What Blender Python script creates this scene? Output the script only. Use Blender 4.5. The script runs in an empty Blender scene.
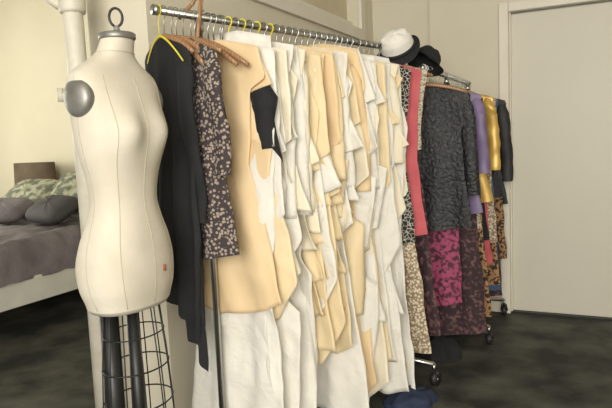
import bpy, math, random
from mathutils import Vector, Matrix, noise
R=random.Random(31)
pi=math.pi
sc=bpy.context.scene
sc.view_settings.view_transform='Standard'
sc.view_settings.look='None'

# ---------------- materials ----------------
def mat(name,c1,c2=None,rough=.8,metal=0,scale=6,bump=0.0,bscale=60,trans=0,kind='noise',lo=.35,hi=.65,detail=4,bd=.01,dist=0):
    m=bpy.data.materials.new(name); m.use_nodes=True
    nt=m.node_tree; N=nt.nodes; L=nt.links
    b=N['Principled BSDF']; out=N['Material Output']
    b.inputs['Roughness'].default_value=rough; b.inputs['Metallic'].default_value=metal
    tc=N.new('ShaderNodeTexCoord')
    if c2 is None: c2=tuple(x*.9 for x in c1)
    if kind=='noise':
        t=N.new('ShaderNodeTexNoise'); t.inputs['Detail'].default_value=detail; o=t.outputs['Fac']
    elif kind=='vor':
        t=N.new('ShaderNodeTexVoronoi'); o=t.outputs['Distance']
    elif kind=='voredge':
        t=N.new('ShaderNodeTexVoronoi'); t.feature='DISTANCE_TO_EDGE'; o=t.outputs['Distance']
    elif kind=='wave':
        t=N.new('ShaderNodeTexWave'); t.inputs['Distortion'].default_value=6; o=t.outputs['Fac']
    t.inputs['Scale'].default_value=scale
    L.new(tc.outputs['Object'],t.inputs['Vector'])
    r=N.new('ShaderNodeValToRGB'); r.color_ramp.elements[0].position=lo; r.color_ramp.elements[1].position=hi
    r.color_ramp.elements[0].color=(*c1,1); r.color_ramp.elements[1].color=(*c2,1)
    L.new(o,r.inputs['Fac']); L.new(r.outputs['Color'],b.inputs['Base Color'])
    if bump:
        n2=N.new('ShaderNodeTexNoise'); n2.inputs['Scale'].default_value=bscale; n2.inputs['Detail'].default_value=5
        n2.inputs['Distortion'].default_value=dist
        L.new(tc.outputs['Object'],n2.inputs['Vector'])
        bp=N.new('ShaderNodeBump'); bp.inputs['Strength'].default_value=bump; bp.inputs['Distance'].default_value=bd
        L.new(n2.outputs['Fac'],bp.inputs['Height']); L.new(bp.outputs['Normal'],b.inputs['Normal'])
    if trans:
        tr=N.new('ShaderNodeBsdfTranslucent'); mx=N.new('ShaderNodeMixShader'); mx.inputs[0].default_value=trans
        L.new(r.outputs['Color'],tr.inputs['Color']); L.new(b.outputs[0],mx.inputs[1]); L.new(tr.outputs[0],mx.inputs[2]); L.new(mx.outputs[0],out.inputs['Surface'])
    return m
M={}
M['wall']=mat('wall_paint',(.67,.62,.50),(.64,.59,.47),scale=2,bump=.08,bscale=90)
M['bedwall']=mat('bedroom_paint',(.68,.63,.48),(.64,.59,.44),scale=2)
M['trim']=mat('trim_paint',(.74,.70,.60),(.71,.67,.57),rough=.45)
M['door']=mat('door_paint',(.64,.605,.51),(.62,.585,.49),rough=.5,scale=1.5)
M['floor']=mat('concrete_floor',(.016,.019,.016),(.155,.15,.12),rough=.72,scale=3.4,bump=.3,bscale=14,detail=14,lo=.40,hi=.82,bd=.02)
M['ceil']=mat('ceiling_paint',(.7,.68,.6))
M['pipe']=mat('pipe_paint',(.64,.60,.50),(.55,.51,.42),rough=.5,scale=12,bump=.2,bscale=30)
M['linen']=mat('form_linen',(.62,.57,.475),(.56,.51,.415),rough=.95,scale=9,bump=.12,bscale=250)
M['seam']=mat('seam_tape',(.50,.45,.35))
M['black']=mat('black_iron',(.012,.012,.012),rough=.45)
M['brass']=mat('aged_metal',(.25,.22,.17),(.12,.10,.08),rough=.35,metal=1)
M['steel']=mat('chrome',(.50,.50,.48),(.40,.40,.38),rough=.28,metal=1)
M['zinc']=mat('zinc_plate',(.22,.21,.19),(.33,.32,.30),rough=.45,metal=.6,scale=20)
M['wood']=mat('hanger_wood',(.36,.20,.095),(.25,.13,.06),rough=.4,kind='wave',scale=30)
M['yel']=mat('yellow_plastic',(.70,.60,.05),rough=.35)
M['white']=mat('muslin_white',(.93,.91,.85),(.89,.86,.79),rough=.75,scale=5,bump=.5,bscale=16,trans=.3,bd=.015,dist=1.2)
M['cream']=mat('muslin_cream',(.94,.81,.55),(.90,.76,.49),rough=.7,scale=4,bump=.25,bscale=9,trans=.3,bd=.015,dist=.8)
M['peach']=mat('pattern_paper',(.92,.74,.47),(.89,.69,.41),rough=.65,scale=3,bump=.2,bscale=7,trans=.3,bd=.015,dist=.6)
M['ivory']=mat('muslin_ivory',(.95,.89,.74),(.91,.84,.67),rough=.75,scale=5,bump=.35,bscale=11,trans=.3,bd=.015,dist=1)
M['blk']=mat('black_fabric',(.008,.009,.010),(.015,.015,.017),rough=.9,bump=.3,bscale=10,bd=.03)
M['dots']=mat('dotted_fabric',(.33,.27,.22),(.045,.034,.036),kind='vor',scale=85,lo=.38,hi=.48,rough=.9)
M['bw']=mat('bw_print',(.45,.42,.36),(.012,.012,.012),kind='voredge',scale=60,lo=.03,hi=.08)
M['red']=mat('coral_fabric',(.55,.11,.12),(.44,.06,.08),rough=.7,bump=.3,bscale=12,bd=.02)
M['pink']=mat('pink_floral',(.36,.06,.14),(.06,.02,.03),kind='noise',scale=45,lo=.45,hi=.58,detail=7)
M['purp']=mat('plum_print',(.030,.014,.018),(.15,.07,.07),kind='noise',scale=45,lo=.50,hi=.64,detail=7)
M['seq']=mat('black_sequin',(.004,.004,.005),(.045,.045,.05),kind='voredge',scale=40,lo=.01,hi=.5,rough=.5,bump=.9,bscale=60,detail=8)
M['sand']=mat('sequin_beige',(.66,.56,.42),(.24,.18,.11),kind='vor',scale=80,lo=.3,hi=.6,rough=.35,bump=.6,bscale=150)
M['gold']=mat('gold_satin',(.58,.38,.09),(.42,.26,.05),rough=.4,metal=.25,scale=8)
M['mauve']=mat('mauve_silk',(.20,.15,.28),(.13,.09,.19),rough=.5)
M['navy']=mat('navy_cloth',(.02,.03,.07),rough=.8)
M['brown']=mat('brown_leopard',(.36,.20,.09),(.03,.018,.01),kind='noise',scale=60,lo=.48,hi=.55)
M['lace']=mat('cream_lace',(.55,.48,.37),(.22,.18,.13),kind='voredge',scale=70,lo=.05,hi=.2)
M['denim']=mat('blue_cloth',(.05,.10,.19))
M['char']=mat('charcoal_leather',(.018,.018,.020),rough=.6,bump=.3)
M['duvet']=mat('duvet_fabric',(.20,.18,.185),(.135,.12,.125),scale=5,bump=.5,bscale=9,bd=.04)
M['pil']=mat('pillow_print',(.36,.36,.25),(.12,.13,.09),kind='noise',scale=14,lo=.45,hi=.55)
M['pil2']=mat('dark_pillow',(.05,.045,.045))
M['shade']=mat('lamp_shade',(.12,.085,.045),(.08,.055,.03))
M['bedw']=mat('bed_white',(.66,.64,.57),rough=.5)
M['rug']=mat('dark_wood',(.09,.06,.035),(.04,.025,.015),scale=20)
M['felt']=mat('white_felt',(.82,.79,.72))
M['lab']=mat('red_label',(.35,.08,.05))
M['rubber']=mat('caster_rubber',(.02,.02,.02),rough=.5)
M['glass']=mat('window_shade',(.62,.55,.40),(.56,.50,.36))

# ---------------- mesh builder ----------------
class B:
    def __init__(s): s.v=[];s.f=[];s.m=[];s.mats=[];s.sm=[]
    def mi(s,k):
        if k not in s.mats: s.mats.append(k)
        return s.mats.index(k)
    def add(s,v,f,k,smooth=True):
        o=len(s.v); s.v+= [tuple(p) for p in v]; i=s.mi(k)
        for q in f: s.f.append([a+o for a in q]); s.m.append(i); s.sm.append(smooth)
    def box(s,x0,x1,y0,y1,z0,z1,k):
        v=[(x,y,z) for x in(x0,x1) for y in(y0,y1) for z in(z0,z1)]
        s.add(v,[(0,1,3,2),(4,6,7,5),(0,4,5,1),(2,3,7,6),(0,2,6,4),(1,5,7,3)],k,False)
    def tube(s,path,r,k,n=10,flat=1.0,closed=False):
        P=[Vector(p) for p in path]; rs=r if isinstance(r,(list,tuple)) else [r]*len(P)
        v=[];f=[];up=None
        for i,p in enumerate(P):
            if closed: d=P[(i+1)%len(P)]-P[i-1]
            else: d=(P[min(i+1,len(P)-1)]-P[max(i-1,0)])
            d.normalize()
            if up is None: up=Vector((0,0,1)) if abs(d.z)<.9 else Vector((1,0,0))
            a=d.cross(up)
            if a.length<1e-4: a=d.cross(Vector((0,1,0)))
            a.normalize(); u=a.cross(d).normalized(); up=u
            for j in range(n):
                t=2*pi*j/n; v.append(p+a*math.cos(t)*rs[i]*flat+u*math.sin(t)*rs[i])
        m=len(P)
        for i in range(m if closed else m-1):
            for j in range(n):
                i2=(i+1)%m
                f.append((i*n+j,i*n+(j+1)%n,i2*n+(j+1)%n,i2*n+j))
        if not closed:
            f.append(tuple(range(n-1,-1,-1))); f.append(tuple((m-1)*n+j for j in range(n)))
        s.add(v,f,k)
    def rev(s,prof,c,k,n=28,cap=True):
        v=[];f=[]
        for (r,z) in prof:
            for j in range(n): t=2*pi*j/n; v.append((c[0]+r*math.cos(t),c[1]+r*math.sin(t),c[2]+z))
        for i in range(len(prof)-1):
            for j in range(n): f.append((i*n+j,i*n+(j+1)%n,(i+1)*n+(j+1)%n,(i+1)*n+j))
        if cap: f.append(tuple(range(n-1,-1,-1))); f.append(tuple((len(prof)-1)*n+j for j in range(n)))
        s.add(v,f,k)
    def grid(s,fn,nu,nv,k,closeu=False):
        v=[];f=[]; cu=nu if closeu else nu+1
        for j in range(nv+1):
            for i in range(cu): v.append(fn(i/nu,j/nv))
        for j in range(nv):
            for i in range(nu):
                a=j*cu+i; b=j*cu+(i+1)%cu
                f.append((a,b,b+cu,a+cu))
        s.add(v,f,k)
    def build(s,name,loc=(0,0,0),rot=0,mods=None):
        me=bpy.data.meshes.new(name); me.from_pydata(s.v,[],s.f)
        for k in s.mats: me.materials.append(M[k])
        me.polygons.foreach_set('material_index',s.m); me.polygons.foreach_set('use_smooth',s.sm)
        me.update()
        o=bpy.data.objects.new(name,me); sc.collection.objects.link(o)
        o.location=loc; o.rotation_euler=(0,0,rot)
        return o
def bev(o,w=.005,seg=2):
    m=o.modifiers.new('bevel','BEVEL'); m.width=w; m.segments=seg; m.limit_method='ANGLE'
def solid(o,t=.002):
    m=o.modifiers.new('thick','SOLIDIFY'); m.thickness=t
def ip(L,s):
    if s<=L[0][0]: return L[0][1]
    for (a,b),(c,d) in zip(L,L[1:]):
        if s<=c: return b+(d-b)*(s-a)/(c-a)
    return L[-1][1]
def cr(keys,s):
    n=len(keys)
    for i in range(n-1):
        if s<=keys[i+1][0] or i==n-2:
            p0=keys[max(i-1,0)];p1=keys[i];p2=keys[i+1];p3=keys[min(i+2,n-1)]
            t=(s-p1[0])/(p2[0]-p1[0]); t=min(max(t,0),1)
            return [.5*((2*b)+(-a+c)*t+(2*a-5*b+4*c-d)*t*t+(-a+3*b-3*c+d)*t**3) for a,b,c,d in zip(p0[1:],p1[1:],p2[1:],p3[1:])]
def nz(x,y,z): return noise.noise(Vector((x,y,z)))

# ---------------- room ----------------
H=2.9
def room(name,parts,bevel=0):
    b=B()
    for p in parts: b.box(*p)
    o=b.build(name)
    if bevel: bev(o,bevel)
    return o
XL,XR,YB,YF=-6.2,2.4,-2.6,4.25
WX=-1.49; WY=1.765; WT=.29
room('floor',[(XL,XR,YB,YF+.2,-.1,0,'floor')])
room('ceiling',[(XL,XR,YB,YF+.2,H,H+.1,'ceil')])
DX0,DX1=-.535,.38
SX=-1.06
room('wall_north',[(WX-.0,SX,YF,YF+.12,0,H,'wall'),(SX,DX0,YF-.05,YF+.12,0,H,'wall'),(DX1,XR,YF-.05,YF+.12,0,H,'wall'),(DX0,DX1,YF-.05,YF+.12,2.02,H,'wall')])
room('wall_bedroom',[(XL,WX,YF,YF+.12,0,H,'bedwall')])
room('door_1',[(DX0+.005,DX1-.005,YF-.01,YF+.035,.012,2.01,'door')],.003)
b=B(); y0=YF-.075
b.box(DX0-.062,DX0,y0,YF-.05,0,2.082,'trim'); b.box(DX1,DX1+.062,y0,YF-.05,0,2.082,'trim'); b.box(DX0,DX1,y0,YF-.05,2.02,2.082,'trim')
b.box(DX0,DX0+.012,YF-.05,YF-.012,0,2.02,'trim')
bev(b.build('trim_1'),.006)
b=B(); b.box(DX0+.0,DX1,YF-.05,YF+.0,0.0,.012,'black'); b.build('trim_2')
b=B(); b.rev([(.0,0),(.026,0),(.026,.01),(.012,.015),(.012,.04),(.028,.05),(.03,.065),(.02,.078),(0,.08)],(0,0,0),'steel',20)
o=b.build('door_knob',(DX1-.07,YF-.01,1.0)); o.rotation_euler=(pi/2,0,0)
wz=1.99; W0,W1=2.1,3.95
room('wall_west',[(WX-WT,WX,WY,YF,0,wz,'wall'),(WX-WT,WX,WY,W0,wz,H,'wall'),(WX-WT,WX,W1,YF,wz,H,'wall'),(WX-WT,WX,W0,W1,2.62,H,'wall')])
b=B(); t=.075
b.box(WX,WX+.025,W0-t,W1+t,wz-t,wz,'trim'); b.box(WX,WX+.025,W0-t,W1+t,2.62,2.62+t,'trim')
b.box(WX,WX+.025,W0-t,W0,wz,2.62,'trim'); b.box(WX,WX+.025,W1,W1+t,wz,2.62,'trim')
b.box(WX-.08,WX-.04,W0,W1,wz,wz+.05,'trim'); b.box(WX-.08,WX-.04,3.0,3.05,wz,2.62,'trim')
b.box(WX-.09,WX-.08,W0,W1,wz,2.62,'glass')
bev(b.build('window_1'),.004)
room('wall_east',[(XR,XR+.1,YB,YF+.12,0,H,'wall')])
room('wall_south',[(XL,-2.6,YB-.1,YB,0,H,'wall'),(1.8,XR,YB-.1,YB,0,H,'wall'),(-2.6,1.8,YB-.1,YB,0,.7,'wall'),(-2.6,1.8,YB-.1,YB,2.7,H,'wall')])
b=B()
for x in(-2.6,-1.13,.33,1.75): b.box(x,x+.05,YB-.08,YB-.02,.7,2.7,'trim')
b.box(-2.6,1.8,YB-.08,YB-.02,.7,.75,'trim'); b.box(-2.6,1.8,YB-.08,YB-.02,2.65,2.7,'trim'); b.build('added_window')  # unseen window frame, added to go with the rear area light
room('wall_far_west',[(XL-.1,XL,YB,YF+.12,0,.8,'bedwall'),(XL-.1,XL,YB,YF+.12,2.5,H,'bedwall'),(XL-.1,XL,YB,1.2,.8,2.5,'bedwall'),(XL-.1,XL,3.2,YF+.12,.8,2.5,'bedwall')])

# ---------------- painted pipes ----------------
b=B(); px,py=-1.640,1.560
b.tube([(px,py,0),(px,py,H)],.034,'pipe',20)
for z in(.0,): b.rev([(.05,0),(.05,.03),(.039,.045)],(px,py,z),'pipe')
qx,qy=px-.085,py-.03
b.tube([(qx,qy,H),(qx,qy,1.80),(qx+.01,qy,1.765),(qx+.035,qy+.015,1.745),(px,py,1.742)],.019,'pipe',14)
b.rev([(.026,0),(.030,.01),(.030,.045),(.024,.055)],(qx,qy,1.80),'pipe')
b.rev([(.042,0),(.045,.01),(.045,.06),(.040,.075)],(px,py,1.71),'pipe')
b.tube([(px-.02,py-.02,1.43),(px-.050,py-.040,1.43)],.009,'pipe'); b.tube([(px-.048,py-.04,1.455),(px-.048,py-.04,1.408)],.011,'pipe')
b.build('painted_pipe')

# ---------------- dress form ----------------
b=B(); cx,cy=-1.196,1.268
keys=[(.775,.132,.085,.105,0),(.83,.148,.096,.118,0),(.90,.151,.100,.122,0),(.97,.138,.095,.108,0),(1.04,.113,.082,.084,0),(1.09,.103,.076,.076,0),
(1.15,.110,.082,.079,0),(1.22,.127,.092,.086,0),(1.29,.140,.098,.090,0),(1.36,.146,.090,.093,0),(1.415,.154,.077,.088,0),(1.447,.146,.062,.076,0),(1.472,.115,.050,.066,0),(1.492,.081,.046,.056,.002),(1.512,.056,.044,.047,.008),(1.552,.047,.042,.042,.02)]
def form(u,v):
    z=keys[0][0]+(keys[-1][0]-keys[0][0])*v
    w,f,bk,off=cr(keys,z); a=2*pi*u
    c,s=math.cos(a),math.sin(a)
    e=.88
    X=(f if c>0 else bk)*math.copysign(abs(c)**e,c)+off; Y=w*math.copysign(abs(s)**e,s)
    if c>0:
        for sy in(-.066,.066): X+=.030*math.exp(-((Y-sy)/.050)**2-((z-1.285)/.065)**2)*min(1,c*2)
    else:
        for sy in(-.06,.06): X-=.012*math.exp(-((Y-sy)/.06)**2-((z-.88)/.07)**2)
    return (cx+X,cy+Y,z)
b.grid(form,72,90,'linen',True)
n=72; bot=[form(i/n,0) for i in range(n)]
inner=[(cx+(p[0]-cx)*.93,cy+(p[1]-cy)*.93,p[2]-.012) for p in bot]
b.add(bot+inner+[(cx,cy,.765)],[(i,(i+1)%n,n+(i+1)%n,n+i) for i in range(n)]+[(n+i,n+(i+1)%n,2*n) for i in range(n)],'linen')
def surf(u,z,o=.0006):
    v=(z-keys[0][0])/(keys[-1][0]-keys[0][0]); p=Vector(form(u,v)); d=Vector((p.x-cx,p.y-cy,0)).normalized()
    return p+d*o
for u0,du in((0,0),(.11,.0),(-.11,.0),(.25,0),(-.25,0),(.38,0),(-.38,0),(.5,0)):
    b.tube([surf(u0+.018*math.sin((z-.78)*5)*(1 if u0>0 else -1 if u0<0 else 0),z) for z in [.78+.0165*i for i in range(41)]],.0010,'seam',5)
b.tube([surf(i/60,1.513) for i in range(60)],.0012,'seam',5,closed=True)
b.rev([(.0,0),(.049,0),(.051,.004),(.051,.016),(.046,.019),(.012,.022),(.008,.032),(.008,.04)],(cx+.020,cy,1.550),'zinc')
loop=[]
for i in range(18):
    a=-pi/2+.35+i/17*(2*pi-.7)
    loop.append((cx+.020-.018*math.cos(a)*.7,cy-.018*math.cos(a)*.7,1.614+.026*math.sin(a)))
b.tube(loop,.0038,'black',8)
for sg in(-1,1):
    pr=[(0,.022),(.02,.021),(.042,.016),(.052,.008),(.054,0),(.054,-.02)]
    v=[];f=[];nn=32
    for r,h in pr:
        for j in range(nn):
            t=2*pi*j/nn; v.append((cx-.000+r*.9*math.cos(t)+0,cy+sg*(.140+h)+0,1.380+r*math.sin(t)+0))
    for i in range(len(pr)-1):
        for j in range(nn): f.append((i*nn+j,i*nn+(j+1)%nn,(i+1)*nn+(j+1)%nn,(i+1)*nn+j))
    b.add(v,f,'zinc')
b.tube([surf(.035,.885),surf(.035,.868)],.005,'lab',6,flat=1)
b.tube([(cx,cy,.12),(cx,cy,.77)],.019,'black',16)
b.tube([(cx-.045,cy-.05,.15),(cx-.045,cy-.05,.765)],.028,'black',12)
nw=12
for i in range(nw):
    a=2*pi*i/nw
    b.tube([(cx+.070*math.cos(a),cy+.090*math.sin(a),.765),(cx+.085*math.cos(a),cy+.105*math.sin(a),.60),(cx+.095*math.cos(a),cy+.115*math.sin(a),.45),(cx+.10*math.cos(a),cy+.12*math.sin(a),.28)],.0020,'black',6)
for z,rx,ry in((.68,.078,.098),(.58,.087,.107),(.48,.093,.113),(.38,.098,.118),(.28,.10,.12)):
    b.tube([(cx+rx*math.cos(2*pi*i/36),cy+ry*math.sin(2*pi*i/36),z) for i in range(36)],.0022,'black',6,closed=True)
for i in range(3):
    a=2*pi*i/3+.4
    b.tube([(cx,cy,.20),(cx+.10*math.cos(a),cy+.10*math.sin(a),.17),(cx+.22*math.cos(a),cy+.22*math.sin(a),.065)],[.018,.014,.011],'black')
    b.rev([(0,0),(.02,.0),(.025,.012),(.025,.035),(.02,.05),(0,.05)],(cx+.22*math.cos(a),cy+.22*math.sin(a),.0),'rubber',14)
b.tube([(cx,cy,.12),(cx,cy,.23)],.032,'black',16)
zz=lambda z: 1.2+(z-1.2)*.94 if z>.6 else z*.636/.6
b.v=[(cx+(x-cx)*.965,cy+(y-cy)*.965,zz(z)) for x,y,z in b.v]
b.build('dress_form')

# ---------------- garments ----------------
def hook(b,k='steel'):
    p=[(0,0,-.085),(0,0,-.035),(.006,0,-.022)]
    for i in range(11):
        a=-.9+i/10*(pi+.9); p.append((.0175*math.cos(a),0,.0175*math.sin(a)))
    b.tube(p,.0018,k,6)
def hanger(b,k='wood',w=.205,drop=.062,th=.011,z0=-.082):
    hook(b,'steel' if k!='yel' else 'yel')
    p=[];r=[]
    for i in range(17):
        s=-1+i/8; p.append((s*w,.012*s*s,z0-drop*abs(s)**1.6)); r.append(th*(1-.35*abs(s)))
    b.tube(p,r,k,10,flat=.65)
def tri(x):
    x=(x/(2*pi))%1; return 4*abs(x-.5)-1
def sheet(b,k,lp,rp,hem,amp=.012,kf=2.0,ph=0,y0=0,top=-.078,sl=.26,seed=0,crk=.005,C=34,Rw=64):
    def fn(u,s):
        xl=ip(lp,s); xr=ip(rp,s); x=xl+(xr-xl)*u
        x0=ip(lp,0)+(ip(rp,0)-ip(lp,0))*u
        zt=top-sl*max(0,abs(x0)-.05)
        z=zt-s*(ip(hem,u)+zt)
        g=.12+.88*s**.8
        a=kf*2*pi*u+ph+1.2*s+1.2*nz(z*2.2+seed,u*2,seed)
        y=y0+amp*g*(.65*math.sin(a)+.35*tri(a))+crk*1.6*nz(x*7+seed,z*3,seed*1.7)+crk*.5*nz(x*25,z*16+seed,3.3)+crk*1.2*abs(nz(x*11+z*6,z*7-x*5,seed))
        if u>.8: y-=.035*((u-.8)/.2)**2*nz(z*3.5,seed,9)*2*s
        x+=.008*nz(z*7,seed*2.1,u*2)
        z+=.006*nz(x*14,seed,5)*s
        return (x,y,z)
    b.grid(fn,C,Rw,k)
def tubeg(b,k,prof,hem,amp=.012,ph=0,seed=0,folds=4,depth=.022):
    zs=[p[0] for p in prof]
    def fn(u,s):
        a=2*pi*u; c,sn=math.cos(a),math.sin(a)
        q=s**.9; z=zs[0]+(zs[-1]-zs[0])*q
        w=ip([(-p[0],p[1]) for p in prof],-z)
        e=(1.0 if s>.12 else s/.12)
        x=w*math.copysign(abs(c)**.8,c); 
        y=(.006+depth*e*(.4+.6*s))*sn+amp*s*math.sin(folds*x/w*2+ph+1.5*nz(z*2,seed,0))+.012*nz(x*8+seed,z*5,seed)
        if s>.85: z-= (s-.85)/.15*ip(hem,(c+1)/2)
        x+=.010*nz(z*8,seed,1)
        return (x,y,z)
    b.grid(fn,60,50,k,True)
def sleeve(b,k,sg,x0,z0,L,out=.05,r0=.055,r1=.04,yy=0,seed=0):
    def fn(u,s):
        a=2*pi*u; r=(r0+(r1-r0)*s)*(1+.2*nz(s*9,seed,u*3)); r*= min(1,.35+s*6)
        x=sg*(x0-.03+out*math.sin(s*1.4)); z=z0-s*L
        return (x+r*math.cos(a)*.8,yy+r*.42*math.sin(a)+.01*math.sin(s*7+seed),z+ (r*.3*math.cos(a)*sg*-1 if s<.2 else 0))
    b.grid(fn,20,28,k,True)

d1=Vector((.259,.966,0)); N1=Vector((-1.30,1.50,0)); BZ1=1.675; A1=math.atan2(-.259,.966)
d2=Vector((0,1,0)); N2=Vector((-.79,3.0,0)); BZ2=1.575
def place(b,name,rk,t,yaw=0):
    if rk==1: p=N1+d1*t; a=A1; z=BZ1
    else: p=N2+d2*t; a=0; z=BZ2
    o=b.build(name,(p.x,p.y,z),a+math.radians(yaw))
    return o

b=B(); hanger(b,'wood',.12)
tubeg(b,'blk',[(-.085,.04),(-.10,.06),(-.14,.115),(-.30,.115),(-.55,.115),(-.75,.125),(-.93,.095)],[(0,.0),(.4,.03),(.75,.10),(1,.16)],.018,1,3,5)
sleeve(b,'blk',1,.110,-.13,.56,.03,.045,.035,seed=2)
sheet(b,'blk',[(0,-.02),(1,.01)],[(0,.09),(.6,.115),(1,.10)],[(0,1.08),(.5,1.12),(1,1.20)],.02,1.6,1,0.0,top=-.5,sl=0,seed=5)
place(b,'black_blouse',1,.095,4)
b=B(); hanger(b,'yel',.10,.09,.004); place(b,'yellow_hanger',1,.075,0)
for t,w,yw in((.125,.12,10),(.143,.15,14),(.205,.18,10),(.222,.20,14)):
    b=B(); hanger(b,'wood',w,.10,.012); place(b,'wooden_hanger',1,t,yw)
b=B(); hanger(b,'wood',.18)
tubeg(b,'dots',[(-.085,.05),(-.10,.08),(-.145,.17),(-.35,.165),(-.55,.17),(-.80,.21)],[(0,0),(.5,.03),(1,.0)],.014,.5,8)
sleeve(b,'dots',1,.175,-.14,.40,.02,.05,.045,seed=9)
place(b,'dotted_dress',1,.172,-2)
b=B(); b.tube([(-.03,-.02,-.30),(-.012,-.02,-.1),(.03,-.02,.13)],.0075,'wood',8); b.tube([(-.075,-.014,.0),(-.02,-.014,.045),(.055,-.014,.15)],.0075,'wood',8)
b.tube([(-.05,-.014,.02),(-.03,-.014,-.006),(.0,-.014,-.012),(.02,-.014,.02)],.0025,'steel',6)
place(b,'clamp_hanger',1,.25,25)

TPL=[
 [(0,.20),(.12,.215),(.16,.17),(.45,.15),(1,.23)],
 [(0,.19),(.25,.235),(.29,.155),(.6,.17),(.64,.235),(1,.19)],
 [(0,.16),(.30,.15),(.34,.195),(.85,.25),(1,.17)],
 [(0,.21),(.3,.18),(.55,.26),(.59,.17),(1,.22)],
 [(0,.14),(.2,.22),(.5,.18),(1,.25)],
 [(0,.21),(.4,.235),(.44,.15),(.8,.18),(1,.23)],
]
plan=[(.28,'peach',1.06,0,16),(.305,'white',1.60,4,14),(.345,'cream',1.16,2,10),(.375,'white',1.60,1,14),(.41,'ivory',1.0,5,8),(.445,'white',.78,3,6),(.48,'white',1.58,0,18),
(.52,'ivory',.86,3,12),(.555,'cream',1.28,4,18),(.59,'white',1.12,2,8),(.625,'cream',1.36,2,10),(.66,'peach',.98,5,16),(.70,'cream',1.30,0,12),(.735,'white',1.60,4,20),
(.775,'white',.84,3,8),(.81,'cream',1.20,1,14),(.85,'peach',1.60,0,18),(.885,'white',.95,1,10),(.92,'ivory',1.60,4,20),(.955,'white',1.25,0,8),(.99,'cream',1.50,5,18),(1.025,'white',1.10,2,18),
(1.065,'white',1.60,4,12),(1.105,'ivory',.88,3,18),(1.165,'white',1.62,4,14)]
for i,(t,c,L,tp,yw) in enumerate(plan):
    b=B(); hk='yel' if .34<t<.6 and i%2 else 'wood'
    hanger(b,hk,.165,.05,.009 if hk=='wood' else .005,-.098)
    tp0=-.078+R.choice([0,0,.01,.02,.04])
    rp=[(s,x*R.uniform(.92,1.08)) for s,x in TPL[tp]]; lpx=[(s,-x*R.uniform(.80,.93)) for s,x in TPL[(tp+2)%6]]
    hem=[(0,L+R.uniform(-.06,.03)),(R.uniform(.25,.5),L+R.uniform(-.07,.02)),(R.uniform(.6,.8),L+R.uniform(-.03,.03)),(1,L-R.uniform(-.02,.12))]
    hem=[(s,min(h,BZ1-.03)) for s,h in hem]
    cr_=.010 if c=='white' else .006
    sheet(b,c,lpx,rp,hem,R.uniform(.009,.014),R.uniform(1.6,3.6),R.uniform(0,6),-.006,top=tp0,seed=i*3.1,crk=cr_)
    c2=c if R.random()<.35 else R.choice(['white','white','ivory','cream'])
    L2=min(L*R.uniform(.5,1.02),BZ1-.03)
    rp2=[(s,x*R.uniform(.9,1.1)) for s,x in TPL[(tp+1)%6]]
    sheet(b,c2,[(s,x*.95) for s,x in lpx],rp2,[(0,L2),(.5,L2-.05),(1,L2-R.uniform(0,.10))],.010,R.uniform(1.5,3.4),R.uniform(0,6),.012,seed=i*5.3,crk=cr_)
    if i>1 and i%3!=2:
        z=-R.uniform(.10,.6); h=R.uniform(.22,.46); xa=R.uniform(-.06,.05)
        sheet(b,R.choice(['white','white','ivory',c]),[(0,xa),(1,xa+R.uniform(-.03,.03))],[(0,xa+.12),(.5,xa+R.uniform(.15,.19)),(1,xa+R.uniform(.11,.17))],[(0,-z+h),(.5,-z+h*R.uniform(.9,1.1)),(1,-z+h*.88)],.009,2.2,i,-.024,top=z,sl=.2,seed=i*2.2,crk=.007,Rw=24,C=18)
    if tp in(0,3) and i>0: sleeve(b,c,1,.19,-.13,R.uniform(.35,.6),R.uniform(.01,.05),.055,.045,seed=i)
    if i in(8,10,12):
        for q in range(5):
            z=-.40-.14*q
            sheet(b,c,[(0,.0),(1,-.02)],[(0,.17),(1,.22)],[(0,-z+.18),(.5,-z+.17),(1,-z+.15)],.012,4,q,-.022,top=z,sl=0,seed=i+q,crk=.006,Rw=10)
    nm='muslin_toile' if c in('white','ivory') else 'paper_pattern'
    o=place(b,nm,1,t,yw); solid(o,.001)
b=B(); hanger(b,'wood',.15)
sheet(b,'blk',[(0,.10),(.5,.15),(1,.16)],[(0,.20),(.25,.245),(.5,.235),(1,.265)],[(0,.47),(.5,.46),(.8,.50),(1,.51)],.008,1.5,0,-.03,top=-.20,sl=.1,seed=2)
b.tube([(.12,-.03,-.2),(.05,-.015,-.10)],.002,'blk',6); b.tube([(.19,-.03,-.23),(.13,-.012,-.125)],.002,'blk',6)
place(b,'black_bodice',1,.335,12)
def dress(name,k,rk,t,L,hw=.2,yaw=0,sl=0,hemw=None,hk='wood'):
    b=B(); hanger(b,hk,hw-.03,.055,.009,-.095)
    hemw=hemw or hw
    L=min(L,(BZ1 if rk==1 else BZ2)-.06)
    tubeg(b,k,[(-.075,.045),(-.09,.07),(-.135,hw),(-.35,hw*.88),(-.55,hw*.84),(-L,hemw)],[(0,.0),(.5,.03),(1,.0)],.010,R.uniform(0,6),R.uniform(0,50),R.choice([4,5,6]),.014)
    if sl: sleeve(b,k,1,hw,-.145,sl,.03,.05,.042,seed=t*9); sleeve(b,k,-1,hw,-.145,sl,.02,.05,.042,seed=t*7)
    return place(b,name,rk,t,yaw)
dress('print_dress','bw',1,1.21,.92,.235,10)
dress('beige_sequin_gown','sand',1,1.255,1.45,.19,6,0,.285)
dress('coral_dress','red',1,1.30,.90,.24,8)
dress('cream_lace_blouse','lace',1,1.34,.50,.245,5)
dress('plum_gown','purp',1,1.385,1.40,.21,3,0,.27)
dress('black_sequin_coat','seq',2,.02,.80,.225,4,.5)
dress('pink_floral_gown','pink',2,.11,1.22,.15,0,0,.15)
dress('mauve_blouse','mauve',2,.19,.75,.25,0,.4)
dress('plum_gown','purp',2,.25,1.42,.22,0,0,.25)
dress('cream_lace_dress','lace',2,.31,.85,.22)
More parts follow.
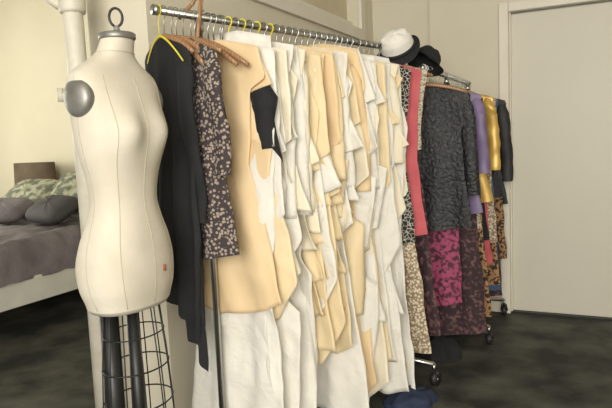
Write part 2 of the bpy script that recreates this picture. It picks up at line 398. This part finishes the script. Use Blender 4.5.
dress('leopard_dress','brown',2,.37,1.36,.22,0,0,.26)
dress('navy_dress','navy',2,.42,1.3,.22,0,0,.24)
dress('gold_satin_blouse','gold',2,.48,.72,.265,0,.4)
dress('black_evening_dress','blk',2,.53,.95,.22)
dress('coral_dress','red',2,.57,1.1,.23)
dress('beige_sequin_gown','sand',2,.62,.98,.26)
dress('leopard_dress','brown',2,.68,1.25,.24,0,0,.265)
dress('blue_skirt','denim',2,.74,1.30,.25)
dress('plum_gown','purp',2,.80,1.35,.23,0,0,.26)
dress('black_blouse','blk',2,.86,1.25,.23)
dress('leather_jacket','char',2,.93,.74,.27,0,.5)
dress('leopard_dress','brown',2,.99,1.15,.26)
dress('leather_jacket','char',2,1.06,.80,.26,0,.5)

# ---------------- racks ----------------
def rack(name,N,d,z,t0,t1,u0,u1,hw=.22):
    b=B(); X=Vector((d.y,-d.x,0))
    P=lambda t,x,zz: tuple(N+d*t+X*x+Vector((0,0,zz)))
    b.tube([P(t0,0,z),P(t1,0,z)],.0125,'steel',14)
    for t in(t0,t1): b.tube([P(t-.008,0,z),P(t+.008,0,z)],.017,'steel',14)
    for u in(u0,u1):
        b.tube([P(u,0,.11),P(u,0,z-.012)],.0115,'steel',12)
        b.tube([P(u,0,z-.05),P(u,0,z-.01)],.016,'steel',12)
        b.tube([P(u,-hw,.11),P(u,hw,.11)],.0125,'steel',12)
        b.tube([P(u,0,.09),P(u,0,.16)],.019,'black',12)
        for x in(-hw,hw):
            b.tube([P(u,x,.115),P(u,x,.07)],.009,'steel',10)
            c=Vector(P(u+.012,x,.035))
            b.tube([c-X*.014,c+X*.014],.035,'rubber',18)
            b.tube([c-X*.018,c+X*.018],.008,'steel',10)
            for s in(-1,1): b.tube([c+X*.019*s,Vector(P(u,x,.08))+X*.012*s],.006,'black',6)
    b.tube([P(u0,.0,.11),P(u1,.0,.11)],.011,'steel',12)
    b.build(name)
rack('garment_rack',N1,d1,BZ1,.065,1.44,.242,1.42,.215)
rack('garment_rack',N2,d2,BZ2,-.03,1.14,.50,1.12)
for t,yw in((1.405,14),(1.425,20),):
    b=B(); hanger(b,'wood',.21,.07,.012); place(b,'wooden_hanger',1,t,yw)
for t,yw in((-.018,10),(.155,8)):
    b=B(); hanger(b,'wood',.215,.05,.012); place(b,'wooden_hanger',2,t,yw)

# ---------------- hats on the far end ----------------
def hat(name,loc,rot,crown,brim,s,bw):
    b=B()
    pr=[(0,.10),(.03,.10),(.06,.09),(.075,.06),(.08,.02),(.082,0)]
    b.grid(lambda u,w:((lambda rz:(rz[0]*1.12*math.cos(2*pi*u)*(1+.05*nz(math.cos(2*pi*u)*2,w,2)),rz[0]*math.sin(2*pi*u),rz[1]+.006*nz(math.cos(2*pi*u)*2,math.sin(2*pi*u)*2,w)))((ip([(i/5,p[0]) for i,p in enumerate(pr)],w),ip([(i/5,p[1]) for i,p in enumerate(pr)],w)))),36,20,crown,True)
    b.grid(lambda u,w:((.082+bw*w)*1.12*math.cos(2*pi*u),(.082+bw*w)*math.sin(2*pi*u),.02*w*math.sin(4*pi*u+1)-.012*w),36,6,brim,True)
    b.tube([(.084*1.12*math.cos(2*pi*i/30),.084*math.sin(2*pi*i/30),.012) for i in range(30)],.009,'blk',8,closed=True)
    o=b.build(name,loc); o.rotation_euler=rot; o.scale=(s,s,s); return o
hat('white_hat',(-.885,2.88,1.665),(.75,-.35,.3),'felt','blk',.92,.025)
hat('black_hat',(-.80,3.06,1.61),(-.5,.55,.2),'blk','blk',.78,.04)

# ---------------- bundles under the rack ----------------
def bundle(name,x,y,s,k,seed,h=.12):
    b=B()
    def fn(u,v):
        a=2*pi*u; ph=v*pi/2; r=s*math.cos(ph)*(1+.3*nz(math.cos(a)*2+seed,math.sin(a)*2,v*2)); return (r*math.cos(a)*1.3,r*math.sin(a),h*math.sin(ph)*(1+.4*nz(r*14,a,seed)))
    b.grid(fn,40,14,k,True); b.build(name,(x,y,0),seed)
bundle('fabric_bundle',-.78,2.60,.10,'navy',1,.07); bundle('fabric_bundle',-.80,3.25,.11,'blk',2,.12)

# ---------------- bedroom ----------------
b=B(); bx0,bx1,by0,by1=-5.0,-3.4,1.75,3.85
b.box(bx0,bx1,by0,by1,.24,.42,'bedw')
b.box(bx0,bx1,by1,by1+.06,.1,.85,'bedw')
for x in(bx0+.03,bx1-.11):
    for y in(by0+.03,by1-.1): b.box(x,x+.08,y,y+.08,0,.24,'bedw')
b.box(bx0+.03,bx1-.03,by0+.03,by1-.02,.42,.60,'pil2')
def duv(u,v):
    x=bx0-.02+(bx1-bx0+.04)*u; y=by0-.02+(by1-by0-.05)*v
    e=min(u,1-u,v+.02)*14; e=max(0,min(1,e)); z=.40+(.27)*(1-(1-e)**3)
    z+=.035*nz(x*3,y*3,0)+.02*nz(x*8,y*5,3)+.02*abs(nz(x*6,y*9,7)); x+=.03*nz(y*6,z*6,1)
    return (x,y,max(z,.40))
b.grid(duv,70,70,'duvet')
bev(b.build('bed'),.006)
def pillow(name,x,y,z,w,d,h,k,rx,rz):
    b=B()
    def fn(u,v):
        a=2*pi*u; ph=(v-.5)*pi
        c=math.copysign(abs(math.cos(a))**.5,math.cos(a)); s=math.copysign(abs(math.sin(a))**.5,math.sin(a)); q=math.cos(ph)**.7
        return (w/2*c*q,d/2*s*q,h/2*math.sin(ph)*(1+.15*nz(c*3,s*3,1)))
    b.grid(fn,40,20,k,True); o=b.build(name,(x,y,z)); o.rotation_euler=(rx,0,rz); return o
pillow('pillow',-3.82,3.58,.90,.62,.42,.17,'pil',.85,.1)
pillow('pillow',-4.47,3.60,.86,.62,.42,.17,'pil',.65,0)
pillow('pillow',-3.80,3.25,.80,.50,.30,.15,'pil2',.5,-.2)
pillow('pillow',-4.33,3.22,.79,.48,.30,.15,'duvet',.4,.2)
b=B(); b.box(-5.2,-4.65,3.95,4.22,0,.10,'black') ; b.box(-5.2,-4.65,3.95,4.22,.10,.62,'rug'); b.box(-5.22,-4.63,3.93,4.23,.62,.65,'rug'); bev(b.build('nightstand'))
b=B(); b.rev([(.0,0),(.08,0),(.08,.015),(.03,.03),(.05,.10),(.055,.16),(.03,.22),(.012,.25),(.012,.30)],(0,0,0),'rug')
b.grid(lambda u,v:((.28-.012*v)*math.cos(2*pi*u),(.10-.01*v)*math.sin(2*pi*u),.24+.26*v),40,4,'shade',True); b.tube([(-.2,0,.30),(.2,0,.30)],.003,'brass')
b.build('table_lamp',(-4.95,4.06,.65))

# ---------------- light ----------------
def area(name,loc,size,sy,power,col,target):
    l=bpy.data.lights.new(name,'AREA'); l.shape='RECTANGLE'; l.size=size; l.size_y=sy; l.energy=power; l.color=col
    o=bpy.data.objects.new(name,l); sc.collection.objects.link(o); o.location=loc
    o.rotation_euler=(Vector(target)-Vector(loc)).to_track_quat('-Z','Y').to_euler(); return o
area('added_south_area',(.7,YB+.03,1.8),2.0,1.7,240,(1,.96,.88),(-.6,5,1.3))  # added area light, set in the invented opening behind the camera
area('added_bedroom_area',(XL+.05,2.2,1.65),2.0,1.6,85,(1,.96,.83),(0,2.4,1.4))  # added area light to brighten the bedroom, at an unseen far-wall opening
w=bpy.data.worlds.new('sky'); sc.world=w; w.use_nodes=True
w.node_tree.nodes['Background'].inputs[0].default_value=(.85,.92,1,1); w.node_tree.nodes['Background'].inputs[1].default_value=1.0

# ---------------- camera ----------------
cam=bpy.data.cameras.new('camera'); cam.lens=35; cam.sensor_width=36
co=bpy.data.objects.new('camera',cam); sc.collection.objects.link(co)
co.matrix_world=Matrix.Translation((0,0,1.23))@Matrix.Rotation(math.radians(26.3),4,'Z')@Matrix.Rotation(math.radians(90-5.9),4,'X')@Matrix.Rotation(math.radians(-2.5),4,'Z')
sc.camera=co
